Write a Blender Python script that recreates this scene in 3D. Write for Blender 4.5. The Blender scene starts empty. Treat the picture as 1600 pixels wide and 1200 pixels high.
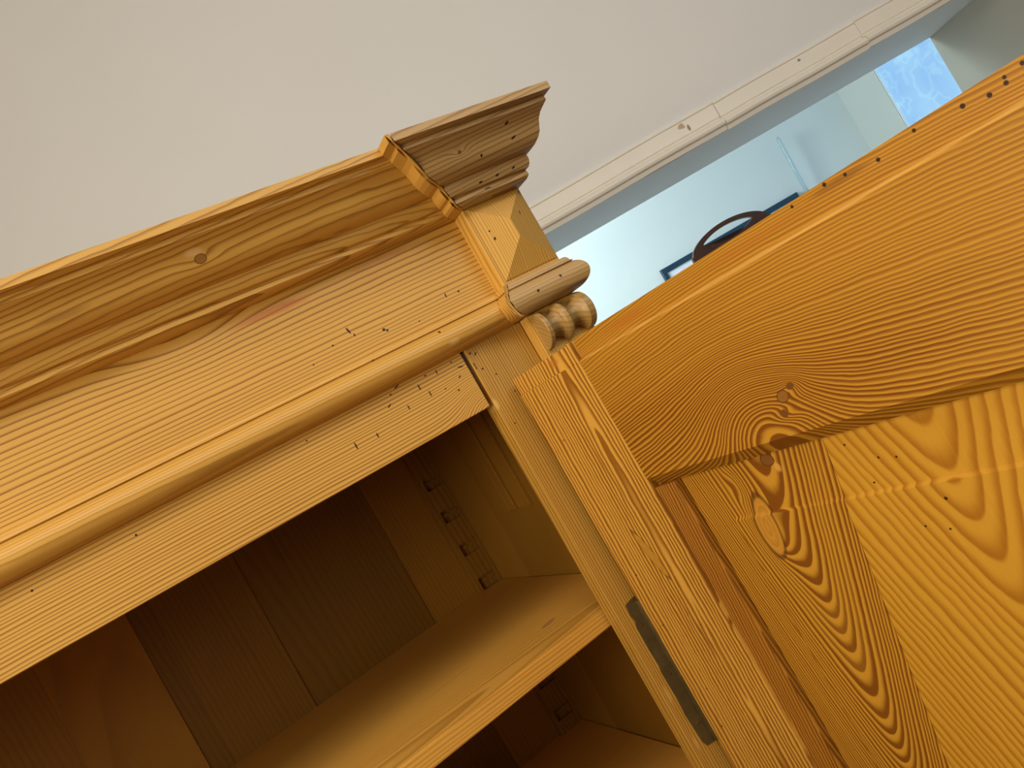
import bpy, bmesh, math, random
from mathutils import Matrix, Vector
random.seed(7)
SC = bpy.context.scene
COL = SC.collection

# ------------------------------------------------------------------ camera
CAM_POS = Vector((0.0, -0.75, 1.62))
cam_data = bpy.data.cameras.new('camera')
cam = bpy.data.objects.new('camera', cam_data)
COL.objects.link(cam)
cam_data.sensor_width = 36.0
cam_data.lens = 1213.18 * 36.0 / 1600.0
cam_data.clip_start = 0.02
R0 = Vector((0.7747, -0.3889, -0.4986)).normalized()
F0 = Vector((0.4596, 0.8879, 0.0216)).normalized()
U0 = R0.cross(F0).normalized()
R0 = F0.cross(U0).normalized()
cam.matrix_world = Matrix(((R0.x, U0.x, -F0.x, CAM_POS.x), (R0.y, U0.y, -F0.y, CAM_POS.y),
                           (R0.z, U0.z, -F0.z, CAM_POS.z), (0, 0, 0, 1)))
SC.camera = cam

# ------------------------------------------------------------------ room frame: u to the right, w away, both horizontal
YAW = 0.47764
FW = Vector((math.sin(YAW), math.cos(YAW), 0)); RT = Vector((math.cos(YAW), -math.sin(YAW), 0))
def W(u, w, z): return Vector((CAM_POS.x, CAM_POS.y, 0)) + RT*u + FW*w + Vector((0, 0, z))

# ------------------------------------------------------------------ world, lights, exposure
wd = bpy.data.worlds.new('world'); SC.world = wd; wd.use_nodes = True
wd.node_tree.nodes['Background'].inputs[0].default_value = (0.75, 0.85, 1.0, 1)
wd.node_tree.nodes['Background'].inputs[1].default_value = 0.3
def area(name, pos, target, size, power, col, sy=None):
    l = bpy.data.lights.new(name, 'AREA'); l.energy = power; l.color = col
    l.shape = 'RECTANGLE'; l.size = size; l.size_y = sy or size
    o = bpy.data.objects.new(name, l); COL.objects.link(o); o.location = pos
    o.rotation_euler = (Vector(target) - Vector(pos)).to_track_quat('-Z', 'Y').to_euler()
    return o
area('warm_side_window', (-2.0, -1.2, 1.88), (0.25, 0, 1.72), 0.8, 47, (1.0, 0.86, 0.62), 0.7)
area('warm_shop_lamp', (-1.35, -1.0, 2.9), (0.15, 0, 1.6), 0.6, 18, (1.0, 0.84, 0.60))
area('shop_front_window', (1.5, -1.9, 3.1), (0.3, 0.0, 1.75), 1.0, 17, (0.88, 0.94, 1.0))
area('ceiling_lamp', (-0.2, -1.9, 3.75), (0.0, -0.6, 0), 1.6, 41, (1.0, 0.97, 0.93))
area('far_room_daylight', W(-0.6, 3.75, 2.9), W(0.6, 5.0, 1.9), 0.9, 68, (0.80, 0.97, 1.0))
SC.view_settings.view_transform = 'Standard'
SC.view_settings.look = 'None'
SC.view_settings.gamma = 1.0
SC.view_settings.use_curve_mapping = False
SC.view_settings.exposure = 0.0

# ------------------------------------------------------------------ material helpers
class NT:
    def __init__(s, name):
        s.m = bpy.data.materials.new(name); s.m.use_nodes = True
        s.t = s.m.node_tree; s.t.nodes.clear()
        s.out = s.t.nodes.new('ShaderNodeOutputMaterial')
        s.b = s.t.nodes.new('ShaderNodeBsdfPrincipled')
        s.t.links.new(s.b.outputs[0], s.out.inputs[0])
    def put(s, sock, v):
        if isinstance(v, bpy.types.NodeSocket): s.t.links.new(v, sock)
        else: sock.default_value = v
    def ma(s, op, a, b=0.0, c=0.0, clamp=False):
        n = s.t.nodes.new('ShaderNodeMath'); n.operation = op; n.use_clamp = clamp
        s.put(n.inputs[0], a); s.put(n.inputs[1], b); s.put(n.inputs[2], c)
        return n.outputs[0]
    def comb(s, x, y, z):
        n = s.t.nodes.new('ShaderNodeCombineXYZ')
        for i, v in enumerate((x, y, z)): s.put(n.inputs[i], v)
        return n.outputs[0]
    def noise(s, vec, scale=1.0, detail=2.0, rough=0.5):
        n = s.t.nodes.new('ShaderNodeTexNoise'); n.inputs['Scale'].default_value = scale
        n.inputs['Detail'].default_value = detail; n.inputs['Roughness'].default_value = rough
        s.put(n.inputs['Vector'], vec); return n.outputs['Fac']
    def smooth(s, v, a, b, lo=0.0, hi=1.0):
        n = s.t.nodes.new('ShaderNodeMapRange'); n.interpolation_type = 'SMOOTHSTEP'
        s.put(n.inputs['Value'], v); s.put(n.inputs['From Min'], a); s.put(n.inputs['From Max'], b)
        s.put(n.inputs['To Min'], lo); s.put(n.inputs['To Max'], hi)
        return n.outputs['Result']
    def mix(s, f, a, b):
        n = s.t.nodes.new('ShaderNodeMix'); n.data_type = 'RGBA'
        s.put(n.inputs[0], f)
        for i, v in ((6, a), (7, b)):
            if isinstance(v, tuple): v = (*v[:3], 1)
            s.put(n.inputs[i], v)
        return n.outputs[2]
    def coords(s):
        n = s.t.nodes.new('ShaderNodeTexCoord'); x = s.t.nodes.new('ShaderNodeSeparateXYZ')
        s.t.links.new(n.outputs['Object'], x.inputs[0]); return n.outputs['Object'], x.outputs

LIGHT = (0.61, 0.342, 0.068); DARK = (0.27, 0.108, 0.010)
def pine(name, axes='XZY', pith=(0.0, 0.05), a0=0.0, k=0.03, tilt=0.0, sp=0.004, warp=(0.004, 3.0, 9.0), knots=(), cores=(),
         spots=(), stains_and_tints=(), light=LIGHT, dark=DARK, contrast=0.9, vary=0.0, rough=0.5, soft=0.0, bump=0.12, duty=0.30, vee=0.0, pw=1.0, sat=0.0, fade=None):
    """Waxed pine: growth rings about a pith line (b0, c0) that climbs with the board, bent round knots. Coordinates are the piece's own."""
    s = NT(name); vec, xyz = s.coords()
    ax = {'X': xyz[0], 'Y': xyz[1], 'Z': xyz[2]}
    a, b, c = (ax[q] for q in axes)
    if vary:
        oi = s.t.nodes.new('ShaderNodeObjectInfo')
        rnd = oi.outputs['Random']
        b = s.ma('MULTIPLY_ADD', rnd, vary, b); a_n = s.ma('MULTIPLY_ADD', rnd, 7.3, a)
    else: a_n = a
    n1 = s.noise(s.comb(s.ma('MULTIPLY', a_n, warp[1]), s.ma('MULTIPLY', b, warp[2]), s.ma('MULTIPLY', c, warp[2])), 1.0, 2.0)
    n2 = s.noise(s.comb(s.ma('MULTIPLY', a_n, warp[1]*7), s.ma('MULTIPLY', b, warp[2]*6), s.ma('MULTIPLY', c, warp[2]*6)), 1.0, 2.0)
    w1 = s.ma('MULTIPLY_ADD', n1, 2*warp[0], -warp[0]); w2 = s.ma('MULTIPLY_ADD', n2, 0.8*warp[0], -0.4*warp[0])
    da = s.ma('SUBTRACT', a, a0)
    dc = s.ma('DIVIDE', da, s.ma('MULTIPLY_ADD', s.ma('ABSOLUTE', da), 1.0/sat, 1.0)) if sat else da
    rb = s.ma('ADD', s.ma('ADD', s.ma('SUBTRACT', b, pith[0]), w2), s.ma('MULTIPLY', da, -tilt))
    cc = s.ma('ADD', s.ma('ADD', s.ma('ADD', c, pith[1]), s.ma('MULTIPLY', dc, k)), w1)
    r = s.ma('SQRT', s.ma('ADD', s.ma('MULTIPLY', rb, rb), s.ma('MULTIPLY', cc, cc)))
    for (ka, kb, la, lb, amp) in knots:
        u = s.ma('DIVIDE', s.ma('SUBTRACT', a, ka), la); v = s.ma('DIVIDE', s.ma('SUBTRACT', b, kb), lb)
        q = s.ma('ADD', s.ma('MULTIPLY', u, u), s.ma('MULTIPLY', v, v))
        g = s.ma('DIVIDE', amp, s.ma('ADD', 1.0, s.ma('ADD', q, s.ma('MULTIPLY', q, q))))
        r = s.ma('ADD', r, g)
    if vee: r = s.ma('MAXIMUM', s.ma('ADD', r, s.ma('MULTIPLY', da, -vee)), 0.0)
    if pw != 1.0: r = s.ma('MULTIPLY', s.ma('POWER', s.ma('DIVIDE', s.ma('MAXIMUM', r, 0.0), 0.04), pw), 0.04)
    # ring spacing varies from year to year
    yr = s.noise(s.comb(s.ma('MULTIPLY', r, 0.16/sp), 0.0, 0.0), 1.0, 1.0)
    ph = s.ma('ADD', s.ma('DIVIDE', r, sp), s.ma('MULTIPLY', yr, 3.0))
    fr = s.ma('FRACT', ph)
    up = s.smooth(fr, duty - soft, 0.62 + 0.8*duty, 0.0, 1.0); dn = s.smooth(fr, 0.90 - soft*0.4, 1.0, 1.0, 0.0)
    line = s.ma('MULTIPLY', s.ma('POWER', up, 1.3), dn)
    yr2 = s.noise(s.comb(s.ma('FLOOR', ph), 3.7, 0.0), 1.37, 0.0)
    line = s.ma('MULTIPLY', line, s.ma('MULTIPLY_ADD', yr2, 1.0, 0.45, True))
    if fade:                                                   # latewood reads strongest round the knot and softer away from it
        u = s.ma('DIVIDE', s.ma('SUBTRACT', a, fade[0]), fade[2]); v = s.ma('DIVIDE', s.ma('SUBTRACT', b, fade[1]), fade[3])
        q = s.ma('SQRT', s.ma('ADD', s.ma('MULTIPLY', u, u), s.ma('MULTIPLY', v, v)))
        line = s.ma('MULTIPLY', line, s.smooth(q, 0.3, 1.3, 1.0, fade[4]))
    # fine fibre and slow tone drift
    fib = s.noise(s.comb(s.ma('MULTIPLY', a_n, 14.0), s.ma('MULTIPLY', b, 900.0), s.ma('MULTIPLY', c, 900.0)), 1.0, 2.0)
    ton = s.noise(s.comb(s.ma('MULTIPLY', a_n, 3.0), s.ma('MULTIPLY', b, 14.0), s.ma('MULTIPLY', c, 14.0)), 1.0, 2.0)
    f = s.ma('MULTIPLY', line, contrast)
    f = s.ma('ADD', f, s.ma('MULTIPLY_ADD', fib, 0.34, -0.17)); f = s.ma('ADD', f, s.ma('MULTIPLY_ADD', ton, 0.42, -0.21), 0.0, True)
    colr = s.mix(f, light, dark)
    if vary:
        hs = s.t.nodes.new('ShaderNodeHueSaturation')
        s.put(hs.inputs['Color'], colr); s.put(hs.inputs['Value'], s.ma('MULTIPLY_ADD', s.ma('FRACT', s.ma('MULTIPLY', rnd, 17.3)), 0.8, 0.62))
        colr = hs.outputs[0]
    def ell(a1, b1, ra, rb_, rot=0.0, fuzz=0.35):
        u = s.ma('SUBTRACT', a, a1); v = s.ma('SUBTRACT', b, b1)
        if rot:
            cr, sr = math.cos(rot), math.sin(rot)
            u, v = s.ma('ADD', s.ma('MULTIPLY', u, cr), s.ma('MULTIPLY', v, sr)), s.ma('SUBTRACT', s.ma('MULTIPLY', v, cr), s.ma('MULTIPLY', u, sr))
        u = s.ma('DIVIDE', u, ra); v = s.ma('DIVIDE', v, rb_)
        q = s.ma('SQRT', s.ma('ADD', s.ma('MULTIPLY', u, u), s.ma('MULTIPLY', v, v)))
        return q
    for (a1, b1, ra, rb_, rot, tone, ring) in cores:          # knot hearts: a toned ellipse with a dark bark ring
        q = ell(a1, b1, ra, rb_, rot)
        q = s.ma('ADD', q, s.ma('MULTIPLY_ADD', n2, 0.25, -0.125))
        colr = s.mix(s.smooth(q, 0.86, 1.0, 1.0, 0.0), colr, s.mix(s.ma('MULTIPLY', s.ma('FRACT', s.ma('MULTIPLY', q, 3.0)), 0.35), tone, dark))
        if ring:
            colr = s.mix(s.ma('MULTIPLY', s.ma('MULTIPLY', s.smooth(q, 0.84, 0.94), s.smooth(q, 1.0, 1.12, 1.0, 0.0)), ring), colr, (0.10, 0.034, 0.005))
    for (a1, b1, ra, rb_, rot, tone, amt) in stains_and_tints:
        q = s.ma('ADD', ell(a1, b1, ra, rb_, rot), s.ma('MULTIPLY_ADD', n2, 0.9, -0.45))
        colr = s.mix(s.ma('MULTIPLY', s.smooth(q, 0.3, 1.0, 1.0, 0.0), amt), colr, tone)
    if spots:                                                  # woodworm holes and dents
        dmin = None
        for sp_ in spots:
            a1, b1, ra = sp_[:3]; rb_ = sp_[3] if len(sp_) > 3 else ra; rot = sp_[4] if len(sp_) > 4 else 0.0
            q = ell(a1, b1, ra, rb_, rot)
            dmin = q if dmin is None else s.ma('MINIMUM', dmin, q)
        colr = s.mix(s.smooth(dmin, 0.65, 1.1, 1.0, 0.0), colr, (0.022, 0.008, 0.003))
    s.put(s.b.inputs['Base Color'], colr)
    s.put(s.b.inputs['Roughness'], s.ma('MULTIPLY_ADD', line, -0.06, rough))
    s.b.inputs['IOR'].default_value = 1.5
    bp = s.t.nodes.new('ShaderNodeBump'); bp.inputs['Strength'].default_value = bump; bp.inputs['Distance'].default_value = 0.0006
    s.put(bp.inputs['Height'], s.ma('ADD', line, s.ma('MULTIPLY', fib, 0.6)))
    s.put(s.b.inputs['Normal'], bp.outputs[0])
    return s.m

def plain(name, col, rough=0.6, metallic=0.0, mottling=0.04, scale=6.0, bump=0.0, spots=()):
    s = NT(name); vec, xyz = s.coords()
    n = s.noise(vec, scale, 4.0); 
    lo = tuple(v*(1-mottling) for v in col); hi = tuple(min(1, v*(1+mottling)) for v in col)
    colr = s.mix(n, lo, hi)
    for (x1, z1, rx, rz, tone) in spots:
        u = s.ma('DIVIDE', s.ma('SUBTRACT', xyz[0], x1), rx); v = s.ma('DIVIDE', s.ma('SUBTRACT', xyz[2], z1), rz)
        q = s.ma('ADD', s.ma('SQRT', s.ma('ADD', s.ma('MULTIPLY', u, u), s.ma('MULTIPLY', v, v))), s.ma('MULTIPLY_ADD', s.noise(vec, 90.0, 2.0), 1.2, -0.6))
        colr = s.mix(s.smooth(q, 0.6, 1.0, 1.0, 0.0), colr, tone)
    s.put(s.b.inputs['Base Color'], colr)
    s.b.inputs['Roughness'].default_value = rough; s.b.inputs['Metallic'].default_value = metallic
    if bump:
        bp = s.t.nodes.new('ShaderNodeBump'); bp.inputs['Strength'].default_value = bump; bp.inputs['Distance'].default_value = 0.002
        s.put(bp.inputs['Height'], s.noise(vec, scale*14, 4.0)); s.put(s.b.inputs['Normal'], bp.outputs[0])
    return s.m

# ------------------------------------------------------------------ mesh helpers
def link(name, bm, mat, parent=None, smooth=None, kind=None, label=None, loc=None):
    bmesh.ops.recalc_face_normals(bm, faces=bm.faces)
    me = bpy.data.meshes.new(name); bm.to_mesh(me); bm.free()
    me.materials.append(mat)
    if smooth is not None:
        me.polygons.foreach_set('use_smooth', [True]*len(me.polygons))
        me.set_sharp_from_angle(angle=math.radians(smooth))
    o = bpy.data.objects.new(name, me); COL.objects.link(o)
    if parent is not None: o.parent = parent
    if loc is not None: o.location = loc
    if kind: o['kind'] = kind
    if label: o['label'] = label
    return o
def add_box(bm, x0, x1, y0, y1, z0, z1, bev=0.0):
    g = bmesh.ops.create_cube(bm, size=1.0)
    for v in g['verts']:
        v.co = Vector(((x0+x1)/2 + v.co.x*(x1-x0), (y0+y1)/2 + v.co.y*(y1-y0), (z0+z1)/2 + v.co.z*(z1-z0)))
    if bev:
        es = list({e for v in g['verts'] for e in v.link_edges})
        bmesh.ops.bevel(bm, geom=es, offset=bev, segments=2, profile=0.5, affect='EDGES')
def box(x0, x1, y0, y1, z0, z1, bev=0.0):
    bm = bmesh.new(); add_box(bm, x0, x1, y0, y1, z0, z1, bev); return bm
def add_loft(bm, rings, caps=True, closed=True):
    rows = [[bm.verts.new(p) for p in r] for r in rings]
    n = len(rings[0])
    for i in range(len(rows)-1):
        for j in range(n if closed else n-1):
            q = (j+1) % n
            bm.faces.new((rows[i][j], rows[i][q], rows[i+1][q], rows[i+1][j]))
    if caps:
        bm.faces.new(rows[0]); bm.faces.new(rows[-1][::-1])
def loft(rings, caps=True, closed=True):
    bm = bmesh.new(); add_loft(bm, rings, caps, closed); return bm
def add_prism(bm, poly, z0, z1):                              # poly of (x, y), extruded in z
    add_loft(bm, [[(x, y, z0) for x, y in poly], [(x, y, z1) for x, y in poly]])
def tag(o, label, cat, group=None):
    o['label'] = label; o['category'] = cat
    if group: o['group'] = group
def empty(name, loc, rz=0.0):
    o = bpy.data.objects.new(name, None); COL.objects.link(o); o.location = loc; o.rotation_euler = (0, 0, rz); o.empty_display_size = 0.1
    return o
def arc(cx, cz, r, a0, a1, n):
    return [(cx + r*math.cos(math.radians(a0+(a1-a0)*i/n)), cz + r*math.sin(math.radians(a0+(a1-a0)*i/n))) for i in range(n+1)]

# ------------------------------------------------------------------ the setting (room frame; objects hang from their own rotation so local x = u, local y = w)
ROOM_LOC = (CAM_POS.x, CAM_POS.y, 0); ROOM_RZ = -YAW
paint = plain('cream wall paint', (0.75, 0.765, 0.785), 0.7, mottling=0.03, scale=2.0, bump=0.05)
reveal_paint = plain('grey reveal paint', (0.86, 0.90, 0.92), 0.7, mottling=0.03, scale=2.0)
trim_paint = plain('cream gloss paint', (0.84, 0.80, 0.73), 0.4, mottling=0.05, scale=9.0, bump=0.12,
                   spots=((0.885, 2.12, 0.016, 0.010, (0.50, 0.37, 0.22)), (0.905, 2.105, 0.006, 0.012, (0.30, 0.2, 0.12)), (1.32, 2.117, 0.006, 0.006, (0.30, 0.27, 0.24))))
far_paint = plain('pale blue white paint', (0.74, 0.79, 0.79), 0.7, mottling=0.02, scale=2.0)
ceil_paint = plain('white ceiling paint', (0.80, 0.78, 0.74), 0.8)
floor_mat = pine('old floor boards', axes='XYZ', pith=(0.0, 0.3), sp=0.01, light=(0.22, 0.12, 0.06), dark=(0.10, 0.05, 0.02), rough=0.5)
def struct(name, bm, mat):
    o = link(name, bm, mat, kind='structure'); o.location = ROOM_LOC; o.rotation_euler = (0, 0, ROOM_RZ); return o
UL, UR, WN, WF_, ZT, ZS = -2.4, 2.6, -3.0, 2.5, 3.9, 2.045      # near room; header wall from w = 2.5 to 2.99; soffit height
OL, OR, TH = -0.9, 2.07, 0.49                                   # opening
bm = bmesh.new()
add_box(bm, UL, OL, WF_, WF_+TH, 0, ZT); add_box(bm, OR, UR+0.3, WF_, WF_+TH, 0, ZT); add_box(bm, OL, OR, WF_, WF_+TH, ZS, ZT)
wall = struct('wall_back', bm, paint)
bm = bmesh.new()                                                # painted linings of the opening: soffit and two jambs
add_box(bm, OL, OR, WF_+0.004, WF_+TH-0.002, ZS-0.006, ZS+0.002)
struct('trim_1', bm, reveal_paint)
bm = bmesh.new(); add_box(bm, OL-0.002, OL+0.006, WF_+0.004, WF_+TH-0.002, 0, ZS-0.006)
add_box(bm, OR-0.006, OR+0.002, WF_+0.004, WF_+TH-0.002, 0, ZS-0.006)
struct('trim_5', bm, plain('olive grey jamb paint', (0.43, 0.42, 0.37), 0.7, mottling=0.03, scale=2.0))
shop = plain('dim shop wall behind the viewer', (0.30, 0.25, 0.19), 0.8)
struct('wall_left', box(UL-0.15, UL, WN, WF_, 0, ZT), shop)
struct('wall_right', box(UR, UR+0.15, WN, WF_, 0, ZT), shop)
struct('wall_front', box(UL-0.15, UR+0.15, WN-0.15, WN, 0, ZT), shop)
struct('floor', box(-3.2, 3.2, WN-0.2, WF_+TH, -0.1, 0), floor_mat)
struct('floor_far', box(-3.2, 3.2, WF_+TH, 5.4, -0.1, 0), plain('pale grey floor', (0.62, 0.64, 0.64), 0.5))
struct('ceiling', box(UL-0.15, UR+0.15, WN-0.15, WF_+TH, ZT, ZT+0.1), ceil_paint)
# casing moulding round the opening: four boards butted end to end over the head, one down each side
CP = [(0.0, 0.096), (0.010, 0.096), (0.012, 0.090), (0.008, 0.086), (0.010, 0.082), (0.011, 0.042), (0.006, 0.037), (0.009, 0.033), (0.020, 0.030), (0.028, 0.024),
      (0.031, 0.016), (0.028, 0.009), (0.018, 0.005), (0.016, 0.0), (0.013, -0.008), (0.0, -0.008)]
tr = struct('trim_2', loft([[(OR+0.0+h, WF_-p, 0.0) for p, h in CP], [(OR+0.0+h, WF_-p, ZS+h) for p, h in CP]]), trim_paint)
tl = struct('trim_3', loft([[(OL-h, WF_-p, 0.0) for p, h in CP], [(OL-h, WF_-p, ZS+h) for p, h in CP]]), trim_paint)
th = empty('trim_4', ROOM_LOC, ROOM_RZ); th['kind'] = 'structure'
cuts = [OL, 0.30, 1.010, 1.535, OR]
for i in range(4):
    x0, x1 = cuts[i], cuts[i+1]; dz = (0.0, 0.0015, -0.0015, 0.0022)[i]; dp = (0, 0.0, 0.0008, -0.0006)[i]
    r0 = [((x0-h if i == 0 else x0+0.0008), WF_-p-(dp if p else 0), ZS+h+dz) for p, h in CP]
    r1 = [((x1+h if i == 3 else x1-0.0008), WF_-p-(dp if p else 0), ZS+h+dz) for p, h in CP]
    n = 10
    rings = [[tuple(a[q] + (b[q]-a[q])*t/n + ((0.0012*math.sin(7*t+i*3)) if q == 2 and 0 < t < n else 0) for q in range(3)) for a, b in zip(r0, r1)] for t in range(n+1)]
    link('casing_board', loft(rings), trim_paint, th, smooth=35)
# the room beyond
WFAR, USIDE = 5.0, 2.76
struct('wall_far', box(-3.0, USIDE, WFAR, WFAR+0.15, 0, 3.2), far_paint)
struct('wall_far_left', box(-3.15, -3.0, WF_+TH, WFAR+0.15, 0, 3.2), far_paint)
struct('ceiling_far', box(-3.15, USIDE+0.3, WF_+TH, WFAR+0.15, 3.2, 3.3), ceil_paint)
w0, w1, zb, zt = 3.30, 4.553, 0.95, 2.35
bm = bmesh.new()
add_box(bm, USIDE, USIDE+0.3, WF_+TH, w0, 0, 3.2); add_box(bm, USIDE, USIDE+0.3, w1, WFAR+0.15, 0, 3.2)
add_box(bm, USIDE, USIDE+0.3, w0, w1, 0, zb); add_box(bm, USIDE, USIDE+0.3, w0, w1, zt, 3.2)
struct('wall_side', bm, plain('shaded side wall paint', (0.58, 0.60, 0.56), 0.7, mottling=0.02, scale=2.0))  # darker than the far wall: backlit shade put into the colour
win = empty('window_1', W(USIDE+0.05, (w0+w1)/2, zb), ROOM_RZ); win['kind'] = 'structure'
white = plain('white window paint', (0.85, 0.87, 0.88), 0.4)
hw, hh = (w1-w0)/2, zt-zb
bm = bmesh.new()
for y0, y1, z0, z1 in ((-hw, -hw+0.008, 0, hh), (hw-0.008, hw, 0, hh), (-hw, hw, 0, 0.02), (-hw, hw, hh-0.02, hh)): add_box(bm, -0.046, -0.026, y0, y1, z0, z1, 0.002)
link('window_frame', bm, white, win, kind='structure')
# backlit net curtain with a scrolled lace pattern, in soft folds
s = NT('backlit lace'); vec, xyz = s.coords()
nn = s.noise(s.comb(s.ma('MULTIPLY', xyz[1], 5.0), s.ma('MULTIPLY', xyz[2], 7.0), 0.0), 1.0, 2.0)
sw = s.ma('SINE', s.ma('MULTIPLY', nn, 34.0)); sw = s.smooth(sw, 0.2, 0.95)
fo = s.ma('SINE', s.ma('ADD', s.ma('MULTIPLY', xyz[1], 17.0), s.ma('MULTIPLY', nn, 3.0))); 
fl = s.smooth(s.ma('SINE', s.ma('ADD', s.ma('MULTIPLY', xyz[1], 10.5), 1.1)), 0.9, 0.995)
big = s.noise(s.comb(s.ma('MULTIPLY', xyz[1], 3.0), s.ma('MULTIPLY', xyz[2], 5.0), 2.0), 1.0, 3.0)
f = s.ma('ADD', s.ma('MULTIPLY', sw, 0.32), s.ma('MULTIPLY_ADD', fo, 0.14, 0.10)); f = s.ma('ADD', f, s.ma('MULTIPLY', fl, 0.5)); f = s.ma('ADD', f, s.ma('MULTIPLY_ADD', big, 0.9, -0.38), 0.0, True)
cc = s.mix(f, (0.24, 0.53, 0.93), (0.42, 0.78, 1.0))
s.put(s.b.inputs['Emission Color'], cc); s.b.inputs['Emission Strength'].default_value = 0.85; s.b.inputs['Base Color'].default_value = (0.1, 0.1, 0.1, 1)
rings = []
for i in range(61):
    y = -hw+0.006 + (2*hw-0.012)*i/60; x = -0.036 + 0.006*math.sin(i*0.9) + 0.003*math.sin(i*0.31)
    rings.append([(x, y, 0.02), (x, y, hh-0.02), (x+0.002, y, hh-0.02), (x+0.002, y, 0.02)])
link('lace_curtain', loft(rings), s.m, win, smooth=60, kind='structure', label='pale blue backlit net curtain with scrolled lace pattern')

# ------------------------------------------------------------------ things in the room beyond
def in_room(o, u, w, z): o.location = W(u, w, z); o.rotation_euler = (0, 0, ROOM_RZ)
navy = plain('dark navy frame paint', (0.012, 0.045, 0.085), 0.45)
pic = empty('picture_frame', W(0, 0, 0)); in_room(pic, 1.69, WFAR-0.001, 1.13)
tag(pic, 'large dark navy picture frame with white print hanging on the pale blue far wall', 'picture')
fw2, fh2, ft = 0.505, 0.755, 0.036
prof = [(0, 0), (0, -0.028), (0.006, -0.032), (ft-0.006, -0.030), (ft, -0.022), (ft, 0)]
bm = bmesh.new()
for (p0, p1, inward) in (((-fw2, 0), (-fw2, fh2), (1, 0)), ((-fw2, fh2), (fw2, fh2), (0, -1)), ((fw2, fh2), (fw2, 0), (-1, 0)), ((fw2, 0), (-fw2, 0), (0, 1))):
    dx, dz = (1 if p1[0] > p0[0] else -1 if p1[0] < p0[0] else 0), (1 if p1[1] > p0[1] else -1 if p1[1] < p0[1] else 0)
    add_loft(bm, [[(p0[0]+inward[0]*t+dx*t, y, p0[1]+inward[1]*t+dz*t) for t, y in prof], [(p1[0]+inward[0]*t-dx*t, y, p1[1]+inward[1]*t-dz*t) for t, y in prof]])
link('frame_moulding', bm, navy, pic, smooth=30)
link('white_mount', box(-fw2+0.03, fw2-0.03, -0.014, -0.008, 0.03, fh2-0.03), plain('white mount board', (0.86, 0.90, 0.95), 0.5), pic, label='white mount board')
link('back_board', box(-fw2+0.004, fw2-0.004, -0.008, 0.0, 0.004, fh2-0.004), navy, pic)

# standing mirror with a pierced arched crest, seen over the door
brown = plain('dark mahogany', (0.085, 0.030, 0.017), 0.4, mottling=0.35, scale=14)
mw = 3.95; mu = 0.339*mw
mir = empty('standing_mirror', W(0, 0, 0)); in_room(mir, mu, mw, 0)
tag(mir, 'dark brown wooden standing mirror whose arched crest is pierced by a lens-shaped slot', 'mirror')
hwid = 0.230; zs_ = 1.62 + 0.0455*mw
outer = [(-hwid, zs_-0.11), (-hwid, zs_)] + [(x, zs_ + 0.088*(1-(abs(x)/0.222)**2.0)**0.62) for x in [(-0.2219+0.4438*i/32) for i in range(33)]] + [(hwid, zs_), (hwid, zs_-0.11)]
inner_t = [(x, zs_+0.031 + 0.034*(1-(abs(x)/0.145)**2.0)**0.8) for x in [(-0.1449+0.2898*i/24) for i in range(25)]]
inner_b = [(x, zs_+0.031 - 0.036*(1-(abs(x)/0.145)**2.0)) for x in [(0.1449-0.2898*i/24) for i in range(25)]]
def plate_with_hole(out, holes_top, holes_bot, y0, y1):
    # crest drawn as upper and lower halves joined at the slot's two tips
    bm = bmesh.new()
    tl_, tr_ = holes_top[0], holes_top[-1]
    ix0 = min(range(len(out)), key=lambda i: (out[i][0]-out[0][0])**2 + (out[i][1]-tl_[1])**2 if out[i][0] < 0 else 9)
    ix1 = min(range(len(out)), key=lambda i: (out[i][0]-out[-1][0])**2 + (out[i][1]-tr_[1])**2 if out[i][0] > 0 else 9)
    up_ = out[ix0:ix1+1] + holes_top[::-1]
    lo_ = out[ix1:] + out[:ix0+1] + holes_bot[::-1]
    for poly in (up_, lo_):
        add_loft(bm, [[(x, y0, z) for x, z in poly], [(x, y1, z) for x, z in poly]])
    bmesh.ops.triangulate(bm, faces=[f for f in bm.faces if len(f.verts) > 4])
    return bm
link('crest', plate_with_hole(outer, inner_t, inner_b, -0.014, 0.014), brown, mir)
for sx in (-1, 1):
    link('upright', box(min(sx*hwid, sx*(hwid-0.05)), max(sx*hwid, sx*(hwid-0.05)), -0.02, 0.02, 0.12, zs_-0.11, 0.004), brown, mir)
    bm = box(min(sx*hwid, sx*(hwid-0.06)), max(sx*hwid, sx*(hwid-0.06)), -0.22, 0.22, 0.0, 0.06, 0.01); add_box(bm, min(sx*hwid, sx*(hwid-0.05)), max(sx*hwid, sx*(hwid-0.05)), -0.03, 0.03, 0.06, 0.12)
    link('foot', bm, brown, mir)
link('rail', box(-hwid+0.05, hwid-0.05, -0.018, 0.018, 0.30, 0.36, 0.004), brown, mir)
mm = NT('silvered glass'); mm.b.inputs['Metallic'].default_value = 1; mm.b.inputs['Roughness'].default_value = 0.03; mm.b.inputs['Base Color'].default_value = (0.8, 0.84, 0.85, 1)
link('mirror_glass', box(-hwid+0.05, hwid-0.05, -0.004, 0.004, 0.36, zs_-0.11), mm.m, mir, label='silvered mirror glass')

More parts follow.
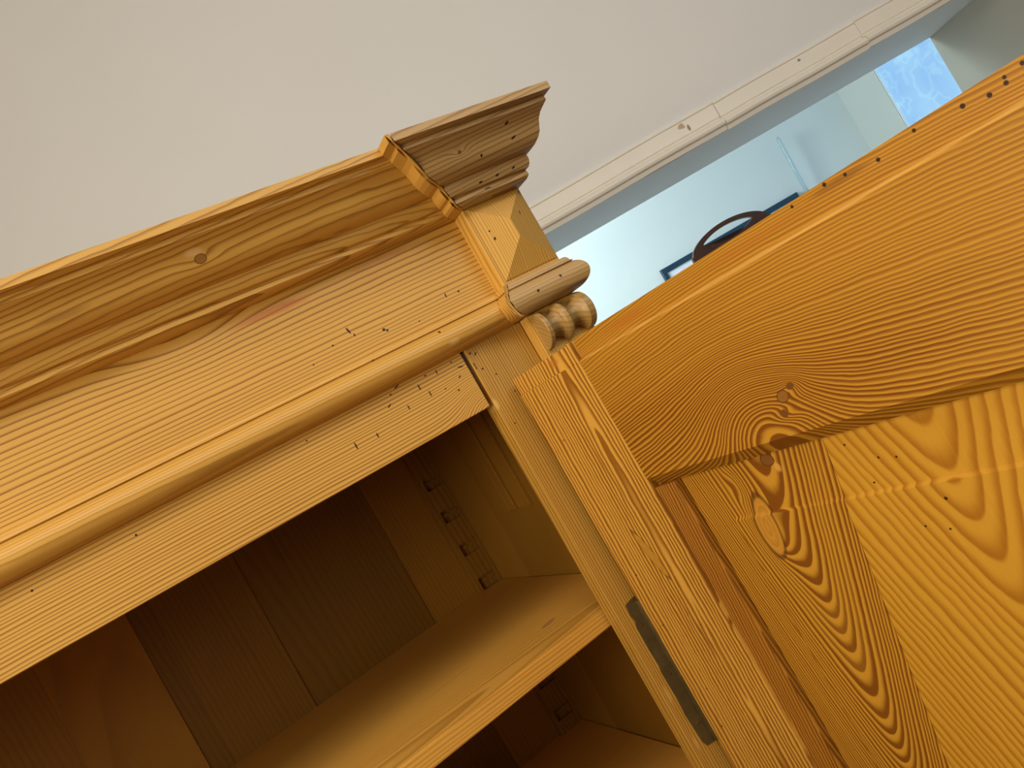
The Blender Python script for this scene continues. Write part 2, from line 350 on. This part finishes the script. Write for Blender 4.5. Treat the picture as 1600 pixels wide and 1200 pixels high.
# clear glass rod leaning out of a small dark green wall bracket
gl = NT('clear glass'); gl.b.inputs['Transmission Weight'].default_value = 1; gl.b.inputs['Roughness'].default_value = 0.02; gl.b.inputs['Base Color'].default_value = (0.74, 0.88, 0.92, 1); gl.b.inputs['IOR'].default_value = 1.45
green = plain('dark green metal', (0.012, 0.045, 0.042), 0.4, 0.3)
sc = empty('glass_wall_arm', W(0, 0, 0)); in_room(sc, 2.232, WFAR-0.001, 1.80)
tag(sc, 'clear glass rod rising from a small dark green bracket beside the navy picture frame', 'wall ornament')
def tube(p0, p1, r0, r1, n=14, tip=True):
    p0, p1 = Vector(p0), Vector(p1); d = (p1-p0).normalized(); e1 = d.orthogonal().normalized(); e2 = d.cross(e1)
    rg = [[tuple(p0 + (p1-p0)*t + (e1*math.cos(2*math.pi*i/n) + e2*math.sin(2*math.pi*i/n))*(r0+(r1-r0)*t)*k) for i in range(n)]
          for t, k in ((0, 0.6), (0.01, 1), (0.96, 1), (0.985, 0.8), (1.0, 0.35))]
    return loft(rg)
link('rod', tube((0.0, -0.066, -0.02), (0.012, -0.078, 0.445), 0.013, 0.011), gl.m, sc, smooth=40, label='clear glass rod')
bm = tube((0, 0, 0.03), (0, -0.09, 0.0), 0.012, 0.010); add_box(bm, -0.022, 0.055, -0.012, 0.0, -0.05, 0.045, 0.003); add_box(bm, 0.03, 0.09, -0.04, -0.012, 0.01, 0.035, 0.003)
link('bracket', bm, green, sc, smooth=40)

# ------------------------------------------------------------------ the wardrobe
XL = -1.08                                                       # left end, outside the frame
WR = (-0.29, 0.24, 0.0)
ward = empty('wardrobe', WR)
tag(ward, 'tall golden pine wardrobe with stepped cornice and open right door', 'wardrobe')
OFF = (-WR[0], -WR[1], 0.0)
def part(name, bm, mat, smooth=None, label=None, parent=None):
    if parent is None: return link(name, bm, mat, ward, smooth=smooth, label=label, loc=OFF)
    return link(name, bm, mat, parent, smooth=smooth, label=label)

D = math.radians
m_frieze = pine('frieze pine', 'XZY', pith=(1.868, 0.006), a0=0.105, k=0.05, tilt=0.0, pw=1.85, sp=0.019, knots=((0.108, 1.830, 0.062, 0.022, -0.024),), warp=(0.0025, 3.0, 8.0), contrast=1.25, duty=0.46,
    spots=((0.2566, 1.7665, 0.0012, 0.0045, 0.25), (0.2905, 1.752, 0.0020, 0.0018), (0.2935, 1.7498, 0.0015), (0.2348, 1.7595, 0.0012), (0.2600, 1.7600, 0.0009, 0.002), (0.2082, 1.7503, 0.001), (0.372, 1.757, 0.0009, 0.003), (0.388, 1.755, 0.0014), (0.346, 1.729, 0.0013), (0.33, 1.744, 0.001)),
    stains_and_tints=((0.20, 1.815, 0.055, 0.006, 0.0, (0.42, 0.10, 0.02), 0.55), (0.33, 1.822, 0.05, 0.005, 0.0, (0.42, 0.12, 0.03), 0.4)))
m_crown = pine('crown pine', 'XZY', pith=(1.80, 0.02), a0=0.15, k=0.16, sp=0.0062, warp=(0.008, 2.4, 10.0), contrast=0.9, duty=0.4,
    knots=((0.152, 1.871, 0.022, 0.008, 0.008),), cores=((0.152, 1.871, 0.0052, 0.0038, 0.0, (0.30, 0.14, 0.03), 0.9),),
    stains_and_tints=((0.1475, 1.8775, 0.010, 0.0035, 0.0, (0.75, 0.52, 0.25), 0.6), (0.03, 1.868, 0.03, 0.005, 0.0, (0.30, 0.14, 0.03), 0.5)))
COOL_LIT_L, COOL_LIT_D = (0.48, 0.30, 0.110), (0.23, 0.11, 0.030)  # cool light from the right mixed into the pine colours
m_corner = pine('corner crown pine', 'XZY', pith=(1.80, 0.02), a0=0.25, k=0.06, tilt=0.05, sp=0.0050, warp=(0.005, 3.0, 9.0), contrast=0.9, duty=0.4, light=COOL_LIT_L, dark=COOL_LIT_D,
    knots=((0.430, 1.8715, 0.012, 0.005, 0.006),), cores=((0.430, 1.8715, 0.0022, 0.0016, 0.3, (0.16, 0.07, 0.02), 0.8),),
    spots=((0.455, 1.862, 0.0016), (0.50, 1.867, 0.004, 0.0012, 0.3), (0.475, 1.8435, 0.003, 0.0012, 0.2), (0.498, 1.8445, 0.003, 0.001, 0.2), (0.452, 1.843, 0.003, 0.001, 0.1), (0.46, 1.836, 0.005, 0.0008), (0.495, 1.881, 0.003, 0.001, 0.2)))
m_end = pine('end of crown pine', 'YZX', pith=(1.70, 0.05), k=0.05, sp=0.0030, tilt=3.0, contrast=0.8)
m_block = pine('boss pine', 'ZXY', pith=(0.60, 0.06), a0=1.78, k=0.05, sp=0.0030, warp=(0.003, 2.0, 8.0), contrast=0.6,
    spots=((1.785, 0.4435, 0.0022, 0.0013, 0.3), (1.795, 0.4425, 0.0012), (1.80, 0.487, 0.003, 0.0008, 0.2)))
m_round = pine('rounded moulding pine', 'XZY', pith=(1.66, 0.06), k=0.02, sp=0.0032, contrast=0.55, spots=((0.336, 1.722, 0.0016), (0.26, 1.727, 0.001)),
    stains_and_tints=((0.345, 1.706, 0.01, 0.004, 0.0, (0.75, 0.5, 0.2), 0.6),))
m_round2 = pine('corner rounded moulding pine', 'XZY', pith=(1.66, 0.06), k=0.03, sp=0.0034, contrast=0.5, light=COOL_LIT_L, dark=COOL_LIT_D, spots=((0.452, 1.7115, 0.0022, 0.0016, 0.5), (0.487, 1.7155, 0.0018, 0.0022)))
m_rail = pine('rail pine', 'XZY', pith=(1.56, 0.02), a0=0.1, k=0.045, sp=0.0033, warp=(0.002, 2.4, 9.0), contrast=0.95, knots=((0.354, 1.632, 0.034, 0.030, -0.026),),
    spots=((0.2716, 1.6935, 0.004, 0.0008, 0.3), (0.262, 1.689, 0.0012), (0.2928, 1.6822, 0.0009, 0.004), (0.2292, 1.6592, 0.0009, 0.003), (0.205, 1.660, 0.0009, 0.0045), (0.1658, 1.687, 0.001), (0.305, 1.690, 0.0018, 0.0008), (0.345, 1.681, 0.004, 0.0010, -0.2), (0.338, 1.690, 0.001), (0.3385, 1.672, 0.002, 0.001, 0.6), (0.255, 1.6795, 0.003, 0.0009, 0.5), (0.3175, 1.668, 0.0010), (0.33, 1.66, 0.0012), (0.0, 1.683, 0.0012), (-0.0848, 1.6823, 0.0012), (0.3, 1.671, 0.0008, 0.004), (0.272, 1.669, 0.0008, 0.003), (0.318, 1.688, 0.0008, 0.003)))
m_stile = pine('stile pine', 'ZXY', pith=(0.55, 0.05), a0=1.4, k=0.02, sp=0.0029, light=(0.50, 0.274, 0.046), dark=(0.24, 0.095, 0.010), warp=(0.003, 1.6, 7.0), contrast=0.9,
    spots=((1.689, 0.3625, 0.0014), (1.686, 0.368, 0.0025, 0.001, 0.9), (1.668, 0.3665, 0.0012), (1.656, 0.3775, 0.0011), (1.60, 0.368, 0.0010), (1.63, 0.387, 0.001), (1.676, 0.3605, 0.003, 0.0007), (1.672, 0.3605, 0.002, 0.0007)),
    stains_and_tints=((1.628, 0.360, 0.010, 0.003, 0.0, (0.72, 0.47, 0.16), 0.6), (1.268, 0.3645, 0.014, 0.003, 0.0, (0.66, 0.42, 0.13), 0.45), (1.21, 0.365, 0.014, 0.003, 0.0, (0.66, 0.42, 0.13), 0.45)))
m_pil = pine('pilaster pine', 'ZXY', pith=(0.36, 0.06), a0=1.4, k=0.02, sp=0.0032, contrast=0.6)
m_bob = pine('turned pine', 'XYZ', pith=(0.03, -1.60), k=0.01, sp=0.005, contrast=0.5, light=(0.38, 0.225, 0.065), dark=(0.20, 0.10, 0.022), rough=0.42)
m_back = pine('back board pine', 'ZXY', pith=(0.0, 0.05), a0=1.2, k=0.03, sp=0.006, contrast=0.28, vary=0.9, light=(0.29, 0.138, 0.012), dark=(0.13, 0.050, 0.003), soft=0.1)  # base colour lowered to carry the shade inside the wardrobe
m_side = pine('side board pine', 'ZYX', pith=(0.1, -0.40), a0=1.2, k=0.03, sp=0.006, contrast=0.5, vary=0.5, light=(0.22, 0.106, 0.010), dark=(0.11, 0.042, 0.003))  # darkened like the back boards, interior shade put into the colour
m_shelf = pine('shelf pine', 'XYZ', pith=(0.06, -1.305), a0=0.2, k=0.02, sp=0.0036, warp=(0.004, 2.5, 8.0), contrast=0.6, light=(0.52, 0.27, 0.045), vary=0.02,
    cores=((0.33, 0.115, 0.010, 0.005, 0.2, (0.42, 0.22, 0.06), 0.5), (0.0, 0.30, 0.012, 0.005, 0.0, (0.30, 0.14, 0.03), 0.4)), stains_and_tints=((0.20, 0.17, 0.06, 0.002, 0.0, (0.2, 0.09, 0.02), 0.5),))

# --- cornice: recessed crown, corner crown breaking forward over the pilaster
E_ = 0.024; XB = 0.428; XR = 0.505
CR = [(0.079, 1.9025), (0.079, 1.8940), (0.0695, 1.8915), (0.0695, 1.8868), (0.0655, 1.8845), (0.0590, 1.8805), (0.0545, 1.8755), (0.0520, 1.8700), (0.0495, 1.8645),
      (0.0455, 1.8600), (0.0395, 1.8562), (0.0330, 1.8540), (0.0265, 1.8532), (0.0262, 1.8520), (0.0266, 1.8490), (0.0260, 1.8455), (0.0246, 1.8425), (0.0225, 1.8403), (0.0178, 1.8392), (0.0176, 1.8378), (0.0186, 1.8370), (0.0184, 1.8330), (0.0150, 1.8306), (0.003, 1.8287)]
LOOP = CR + [(-0.03, 1.8285), (-0.03, 1.9025)]
crown = part('cornice', loft([[(XL-0.05, -p, z) for p, z in LOOP], [(XB-p-0.0003, -p, z) for p, z in LOOP]]), m_crown, smooth=28)
# return: a thin profiled end piece; its front face shows beside the joint
ends = [(p, z) for p, z in CR]
T = 0.0048
r0 = [(XB-p, -p, z) for p, z in ends] + [(XB-p+T, -p+0.0, z) for p, z in reversed(ends)]
r1 = [(XB-p, -E_-p-0.0003, z) for p, z in ends] + [(XB-p+T, -E_-p-0.0003, z) for p, z in reversed(ends)]
part('cornice_return', loft([r0, r1]), m_end, parent=crown)
def xr(p): return XR + 0.63*p
jag = [0.0013 + 0.0006*math.sin(i*2.1) for i in range(len(LOOP))]
s1 = [(XB-p+T+jag[i], -E_-p, z) for i, (p, z) in enumerate(LOOP)]
s2 = [(xr(p), -E_-p, z) for p, z in LOOP]; s3 = [(xr(p), 0.50, z) for p, z in LOOP]
bm = loft([s1, s2, s3])
add_loft(bm, [[(XB-p+T-0.0015, -E_-p+0.0045, z) for p, z in LOOP], [(XB-p+T+0.008, -E_-p+0.0045, z) for p, z in LOOP]])
part('corner_cornice', bm, m_corner, smooth=28, parent=crown, label='cornice block in cool-lit tint breaking forward at the corner')
part('frieze_board', box(XL, XB, 0.0, 0.02, 1.695, 1.8295), m_frieze, parent=crown)
bl = part('corner_block', box(XB, XR+0.003, -E_, 0.02, 1.7340, 1.8290, 0.0012), m_block)
# diamond boss with a short ridge
bx0, bx1, bz0, bz1, by, py = 0.4325, 0.5055, 1.7385, 1.8272, -E_-0.0012, -0.0405
rx, rz0, rz1 = 0.4672, 1.7745, 1.7965
bm = bmesh.new()
b_ = [bm.verts.new(v) for v in ((bx0, -E_+0.002, bz0), (bx1, -E_+0.002, bz0), (bx1, -E_+0.002, bz1), (bx0, -E_+0.002, bz1))]
v_ = [bm.verts.new(v) for v in ((bx0, by, bz0), (bx1, by, bz0), (bx1, by, bz1), (bx0, by, bz1))]
p0, p1 = bm.verts.new((rx, py, rz0)), bm.verts.new((rx, py, rz1))
for f in ((v_[0], v_[1], p0), (v_[1], v_[2], p1, p0), (v_[2], v_[3], p1), (v_[3], v_[0], p0, p1)): bm.faces.new(f)
for i in range(4): bm.faces.new((b_[i], b_[(i+1) % 4], v_[(i+1) % 4], v_[i]))
bm.faces.new(b_[::-1])
part('diamond_boss', bm, m_block, parent=bl)
# rounded moulding under the frieze, same break at the corner
RM = [(0.0045, 1.7345), (0.0070, 1.7325), (0.0080, 1.7300), (0.0085, 1.7285), (0.0115, 1.7272)] + [(0.0215 - 0.0215*0.0 + 0.0, 1.7115)][:0] + \
     [(0.0005 + 0.0212*math.cos(D(t)), 1.7118 + 0.0160*math.sin(D(t))) for t in (66, 56, 46, 36, 26, 16, 6, -6, -18, -30, -42, -54, -66, -76, -86)] + [(0.0, 1.6955)]
RL = RM + [(-0.018, 1.6955), (-0.018, 1.7345)]
rmo = part('rounded_moulding', loft([[(XL-0.02, -p, z) for p, z in RL], [(XB-p*0.85-0.0003, -p, z) for p, z in RL]]), m_round, smooth=40)
r0 = [(XB-p*0.85, -p, z) for p, z in RM] + [(XB-p*0.85+T, -p, z) for p, z in reversed(RM)]
r1 = [(XB-p*0.85, -E_-p*0.752, z) for p, z in RM] + [(XB-p*0.85+T, -E_-p*0.752, z) for p, z in reversed(RM)]
part('moulding_return', loft([r0, r1]), m_end, parent=rmo, smooth=40)
def xr2(p): return XR+0.003 + 0.9*p
s1 = [(XB-p*0.85+T+0.0012+0.0006*math.sin(i*1.7), -E_-p*0.75, z) for i, (p, z) in enumerate(RL)]
s2 = [(xr2(p), -E_-p*0.75, z) for p, z in RL]; s3 = [(xr2(p), 0.50, z) for p, z in RL]
bm = loft([s1, s2, s3])
add_loft(bm, [[(XB-p*0.85+T-0.0015, -E_-p*0.75+0.004, z) for p, z in RL], [(XB-p*0.85+T+0.008, -E_-p*0.75+0.004, z) for p, z in RL]])
part('corner_moulding', bm, m_round2, smooth=40, parent=rmo)
# --- carcass front
part('top_rail', box(XL, 0.3525, 0.0, 0.022, 1.629, 1.6952, 0.0008), m_rail)
st = part('corner_stile', box(0.3580, 0.4352, 0.0, 0.024, 0.10, 1.6950, 0.0012), m_stile)
pil = part('pilaster', box(0.4356, 0.5085, -0.017, 0.024, 0.10, 1.6950, 0.0008), m_pil)
BP = [(0.4392, 0.0), (0.4392, 0.0215), (0.4400, 0.0222), (0.4448, 0.0222), (0.4458, 0.0212), (0.4470, 0.0180), (0.4495, 0.0148), (0.4530, 0.0130), (0.4570, 0.0130), (0.4610, 0.0145), (0.4638, 0.0166), (0.4645, 0.0186), (0.4660, 0.0194),
      (0.4668, 0.0205), (0.4690, 0.0218), (0.4720, 0.0222), (0.4745, 0.0210), (0.4757, 0.0180), (0.4775, 0.0150), (0.4805, 0.0130), (0.4840, 0.0124), (0.4880, 0.0132), (0.4925, 0.0155), (0.4960, 0.0188), (0.4975, 0.0214), (0.4985, 0.0222), (0.5065, 0.0222), (0.5078, 0.0212), (0.5078, 0.0)]
bm = bmesh.new()
add_loft(bm, [[(x, -0.0168 - r*math.sin(t), 1.6720 + r*math.cos(t)) for x, r in BP] for t in [math.pi*i/28 for i in range(29)]], caps=False, closed=False)
bmesh.ops.remove_doubles(bm, verts=bm.verts, dist=1e-6)
part('turned_bobbin', bm, m_bob, smooth=32, parent=pil, label='half-round turned pine bobbin')
# --- carcass sides, back, top, floor
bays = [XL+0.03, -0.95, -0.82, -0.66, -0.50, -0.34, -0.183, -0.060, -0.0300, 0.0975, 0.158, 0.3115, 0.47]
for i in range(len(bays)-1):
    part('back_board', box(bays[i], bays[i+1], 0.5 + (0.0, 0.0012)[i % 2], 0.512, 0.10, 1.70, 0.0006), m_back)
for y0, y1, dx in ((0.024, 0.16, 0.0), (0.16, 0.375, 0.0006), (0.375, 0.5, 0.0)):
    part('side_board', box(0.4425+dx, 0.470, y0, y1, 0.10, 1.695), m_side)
part('outer_side', box(0.4712, XR, 0.024, 0.512, 0.10, 1.6950), m_pil)
part('outer_side', box(XL, XL+0.03, 0.022, 0.512, 0.10, 1.6950), m_pil)
part('top_board', box(XL+0.03, 0.4425, 0.024, 0.5, 1.634, 1.655), m_shelf)
part('roof_board', box(XL, XR-0.002, 0.03, 0.512, 1.845, 1.86), m_shelf)
part('plinth', box(XL, XR, 0.0, 0.512, 0.0, 0.10, 0.002), m_rail)
# moulded cleat on the side, notched rack strip in the back corner
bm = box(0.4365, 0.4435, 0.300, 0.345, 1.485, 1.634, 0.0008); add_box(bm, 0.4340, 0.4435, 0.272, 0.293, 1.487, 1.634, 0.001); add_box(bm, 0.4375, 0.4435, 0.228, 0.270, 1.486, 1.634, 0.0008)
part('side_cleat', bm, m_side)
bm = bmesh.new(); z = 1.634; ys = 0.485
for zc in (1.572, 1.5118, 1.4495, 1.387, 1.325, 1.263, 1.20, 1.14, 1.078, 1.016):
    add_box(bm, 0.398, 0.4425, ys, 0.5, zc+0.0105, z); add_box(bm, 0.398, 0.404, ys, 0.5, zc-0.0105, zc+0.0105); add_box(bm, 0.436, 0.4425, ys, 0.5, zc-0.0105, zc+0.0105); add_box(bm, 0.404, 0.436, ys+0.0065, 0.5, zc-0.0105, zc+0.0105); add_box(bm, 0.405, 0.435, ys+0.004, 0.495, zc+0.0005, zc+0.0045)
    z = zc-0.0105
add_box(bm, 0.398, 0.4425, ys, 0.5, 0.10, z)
part('rack_strip', bm, pine('rack strip pine', 'ZXY', pith=(0.38, -0.45), a0=1.2, k=0.03, sp=0.005, contrast=0.5, light=(0.27, 0.130, 0.012), dark=(0.12, 0.046, 0.003)))  # dark base colour includes interior shade, as on the side boards
bm = bmesh.new(); add_prism(bm, [(XL+0.03, 0.030), (0.4422, 0.030), (0.4422, 0.484), (0.397, 0.484), (0.397, 0.4998), (XL+0.03, 0.4998)], 1.354, 1.3752)
bmesh.ops.bevel(bm, geom=bm.edges[:], offset=0.0012, segments=2, affect='EDGES')
sh = part('shelf', bm, m_shelf)
sh2 = sh.copy(); COL.objects.link(sh2); sh2.parent = ward; sh2.location = (OFF[0]+0.0, OFF[1], -0.2672)
# worn hinge leaf let into the stile edge
iron = plain('dull brown iron', (0.095, 0.062, 0.018), 0.55, 0.2, mottling=0.5, scale=60, bump=0.3)
hl = [(0.3735, 1.372), (0.3722, 1.360), (0.3738, 1.352), (0.3715, 1.345), (0.3712, 1.320), (0.3722, 1.300), (0.3705, 1.292), (0.3712, 1.262), (0.3700, 1.240), (0.3712, 1.215), (0.3722, 1.206), (0.3745, 1.200)]
bm = loft([[(x, -0.0012, z) for x, z in hl] + [(0.3870, -0.0012, 1.198), (0.3870, -0.0012, 1.374)], [(x, 0.003, z) for x, z in hl] + [(0.3870, 0.003, 1.198), (0.3870, 0.003, 1.374)]])
bmesh.ops.triangulate(bm, faces=[f for f in bm.faces if len(f.verts) > 4])
add_box(bm, 0.3842, 0.3874, -0.010, -0.0008, 1.20, 1.37, 0.001)
for zc in (1.345, 1.285, 1.225):
    for f in range(1): add_box(bm, 0.3770, 0.3795, -0.0020, -0.001, zc-0.0012, zc+0.0012, 0.0003)
part('hinge', bm, iron, label='dull iron hinge leaf', smooth=30)

# --- the open door, its own frame: x along the door, y through its thickness, z up
DAR = math.radians(4.808)
m_dstile = pine('door stile pine', 'ZXY', pith=(0.086, 0.0035), a0=1.40, k=0.045, tilt=0.02, sp=0.0054, warp=(0.006, 5.0, 11.0), contrast=1.0, duty=0.15, light=(0.64, 0.345, 0.055), dark=(0.24, 0.085, 0.007),
    cores=((1.420, 0.0635, 0.030, 0.0060, -0.30, (0.52, 0.26, 0.03), 0.6),), stains_and_tints=((1.333, 0.0720, 0.034, 0.0035, -0.08, (0.24, 0.10, 0.015), 0.9), (1.52, 0.070, 0.05, 0.003, -0.1, (0.30, 0.13, 0.02), 0.6), (1.634, 0.08, 0.006, 0.014, 0.0, (0.40, 0.13, 0.01), 0.5)),
    spots=((1.40, 0.022, 0.0012), (1.34, 0.018, 0.0012), (1.56, 0.03, 0.001), (1.265, 0.03, 0.0012), (1.22, 0.02, 0.0012)))
m_strip = pine('dark strip pine', 'ZXY', pith=(0.20, 0.03), a0=1.3, k=0.05, tilt=0.03, sp=0.0026, warp=(0.004, 5.0, 9.0), contrast=1.0, duty=0.1, light=(0.40, 0.17, 0.015), dark=(0.17, 0.055, 0.004))
m_drail = pine('door rail pine', 'XZY', pith=(1.36, 0.03), a0=0.44, k=0.36, tilt=0.0, pw=1.5, sp=0.0107, fade=(0.25, 1.505, 0.26, 0.10, 0.58), warp=(0.0035, 4.0, 9.0), contrast=1.1, duty=0.08, dark=(0.19, 0.058, 0.003), light=(0.51, 0.250, 0.021),
    knots=((0.285, 1.514, 0.062, 0.050, -0.058), (0.322, 1.531, 0.012, 0.008, -0.012), (0.306, 1.511, 0.014, 0.006, 0.008)),
    cores=((0.3114, 1.5255, 0.0060, 0.0045, 0.4, (0.27, 0.12, 0.02), 0.9), (0.3045, 1.5132, 0.0035, 0.0036, 0.0, (0.15, 0.055, 0.01), 0.0), (0.322, 1.531, 0.0040, 0.0028, 0.3, (0.15, 0.055, 0.01), 0.0)),
    spots=tuple((x, z, 0.0011 + 0.0006*((x*977) % 1.0)) for x, z in ((0.5409, 1.6398), (0.5308, 1.6357), (0.5314, 1.6386), (0.5218, 1.6348), (0.5086, 1.6373), (0.4815, 1.6400), (0.4562, 1.6366), (0.4344, 1.6395), (0.4195, 1.6410), (0.3924, 1.6400))),
    stains_and_tints=((0.38, 1.6232, 0.36, 0.0022, 0.0, (0.70, 0.40, 0.10), 0.55), (0.43, 1.638, 0.03, 0.003, 0.0, (0.2, 0.07, 0.01), 0.6), (0.20, 1.634, 0.05, 0.006, 0.0, (0.42, 0.13, 0.01), 0.5), (0.35, 1.634, 0.08, 0.005, 0.0, (0.40, 0.13, 0.01), 0.4)))  # first entry: pale line along the rebate arris
m_pan1 = pine('left panel board pine', 'ZXY', pith=(0.243, 0.009), a0=1.46, k=0.0, tilt=0.10, vee=0.21, pw=1.5, sp=0.0064, warp=(0.003, 4.0, 8.0), contrast=1.1, duty=0.1, dark=(0.20, 0.065, 0.004), light=(0.54, 0.270, 0.023),
    knots=((1.415, 0.216, 0.030, 0.016, -0.016), (1.462, 0.205, 0.02, 0.010, 0.008)),
    cores=((1.423, 0.2155, 0.030, 0.0115, 0.14, (0.54, 0.26, 0.03), 0.75), (1.478, 0.251, 0.0055, 0.0065, 0.0, (0.20, 0.08, 0.02), 0.95)), stains_and_tints=((1.470, 0.257, 0.005, 0.004, 0, (0.66, 0.36, 0.08), 0.8),))
m_pan2 = pine('right panel board pine', 'ZXY', pith=(0.392, 0.004), a0=1.54, k=0.0, tilt=0.02, vee=0.30, pw=1.3, sp=0.0140, warp=(0.005, 5.0, 9.0), contrast=0.85, dark=(0.33, 0.125, 0.006), light=(0.56, 0.290, 0.025), soft=0.15,
    spots=((1.4736, 0.325, 0.001), (1.4585, 0.345, 0.001), (1.441, 0.331, 0.001), (1.4211, 0.3769, 0.0014), (1.399, 0.368, 0.001), (1.4035, 0.352, 0.001), (1.456, 0.358, 0.001)))
def seam(z): return 0.3115 + (z-1.489)*0.19
DW = 0.70
zf0, zf1, sf0, sf1, yb_, yf_ = 0.32, 1.4350, 0.1800, 0.52, 0.0150, 0.0124
def build_door(m):
    """One leaf; m = -1 makes the mirror-image left leaf (its y runs the other way)."""
    def lk(name, bm, mat, parent, label=None):
        if m < 0:
            for v in bm.verts: v.co.y = -v.co.y
        return link(name, bm, mat, parent, label=label)
    def add_b(bm, x0, x1, y0, y1, z0, z1, bev=0.0): add_box(bm, x0, x1, y0, y1, z0, z1, bev)
    door = lk('door', box(0.125, 0.575, 0.0185, 0.0225, 0.13, 1.62), m_pan1, ward)
    if m > 0:
        door.location = (0.3845-WR[0], -0.01-WR[1], 0.0); door.rotation_euler = (0, 0, math.atan2(-math.cos(DAR), math.sin(DAR)))
    else:
        door.location = (XL+0.16-WR[0], -0.01-WR[1], 0.0); door.rotation_euler = (0, 0, -math.pi/2 - 0.05)
    bm = box(0.0005, 0.1197, 0.0, 0.024, 0.13, 1.6225, 0.0006)                     # inner face
    add_box(bm, 0.0, 0.1150, 0.0016, 0.024, 1.6225, 1.6415, 0.0005)                # rebated lip along the head
    add_box(bm, 0.1145, 0.1197, -0.0004, 0.024, 1.6215, 1.6425, 0.0006)            # little horn beside the rail's rebate
    lk('hinge_stile', bm, m_dstile, door)
    lk('stile_strip', loft([[(0.1198, 0.0040, z), (0.1440, 0.0075, z), (0.1446, 0.0085, z), (0.1446, 0.024, z), (0.1198, 0.024, z)] for z in (0.13, 1.4836)]), m_strip, door, label='darker reddish inner strip of the stile')
    bm = bmesh.new()
    add_loft(bm, [[(x, 0.0, 1.4957), (x, 0.0, 1.6215), (x, 0.0012, 1.6232), (x, 0.0062, 1.6250), (x, 0.0062, 1.6432), (x, 0.024, 1.6440), (x, 0.024, 1.4838), (x, 0.0122, 1.4838)] for x in (0.1203, DW-0.12)])
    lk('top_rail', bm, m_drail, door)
    lk('lock_stile', box(DW-0.1197, DW, 0.0, 0.024, 0.13, 1.6415, 0.0006), m_dstile, door)
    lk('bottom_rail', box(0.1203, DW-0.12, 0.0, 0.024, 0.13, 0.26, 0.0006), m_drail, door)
    lk('panel_board', panel_board(seam, True), m_pan1, door)
    lk('panel_board', panel_board(seam, False), m_pan2, door)
    return door
# raised panel of two glued boards, the field a little proud of its border; the glue line runs at a slant
def panel_board(x_of, left):
    bm = bmesh.new()
    cols = []
    zs = [0.26, zf0, zf0+0.002, 0.7, 1.1, zf1-0.0022, zf1, 1.4957]
    yz = [yb_, yb_, yf_, yf_, yf_, yf_, yb_, yb_]
    if left:
        xs = lambda z: [0.1462, sf0, sf0+0.004, seam(z)-0.0002]; flag = [0, 0, 1, 1]
    else:
        xs = lambda z: [seam(z)+0.0002, sf1-0.004, sf1, DW-0.12]; flag = [1, 1, 0, 0]
    front = [[bm.verts.new((x, (y if fl else yb_), z)) for x, fl in zip(xs(z), flag)] for z, y in zip(zs, yz)]
    back = [[bm.verts.new((x, 0.0184, z)) for x in xs(z)] for z in zs]
    for g, rev in ((front, False), (back, True)):
        for i in range(len(zs)-1):
            for j in range(3):
                q = (g[i][j], g[i][j+1], g[i+1][j+1], g[i+1][j]); bm.faces.new(q[::-1] if rev else q)
    n = len(zs)-1
    for i in range(n):
        bm.faces.new((front[i][0], front[i+1][0], back[i+1][0], back[i][0])); bm.faces.new((front[i][3], back[i][3], back[i+1][3], front[i+1][3]))
    for j in range(3):
        bm.faces.new((front[0][j], back[0][j], back[0][j+1], front[0][j+1])); bm.faces.new((front[n][j], front[n][j+1], back[n][j+1], back[n][j]))
    return bm
build_door(1)
build_door(-1)
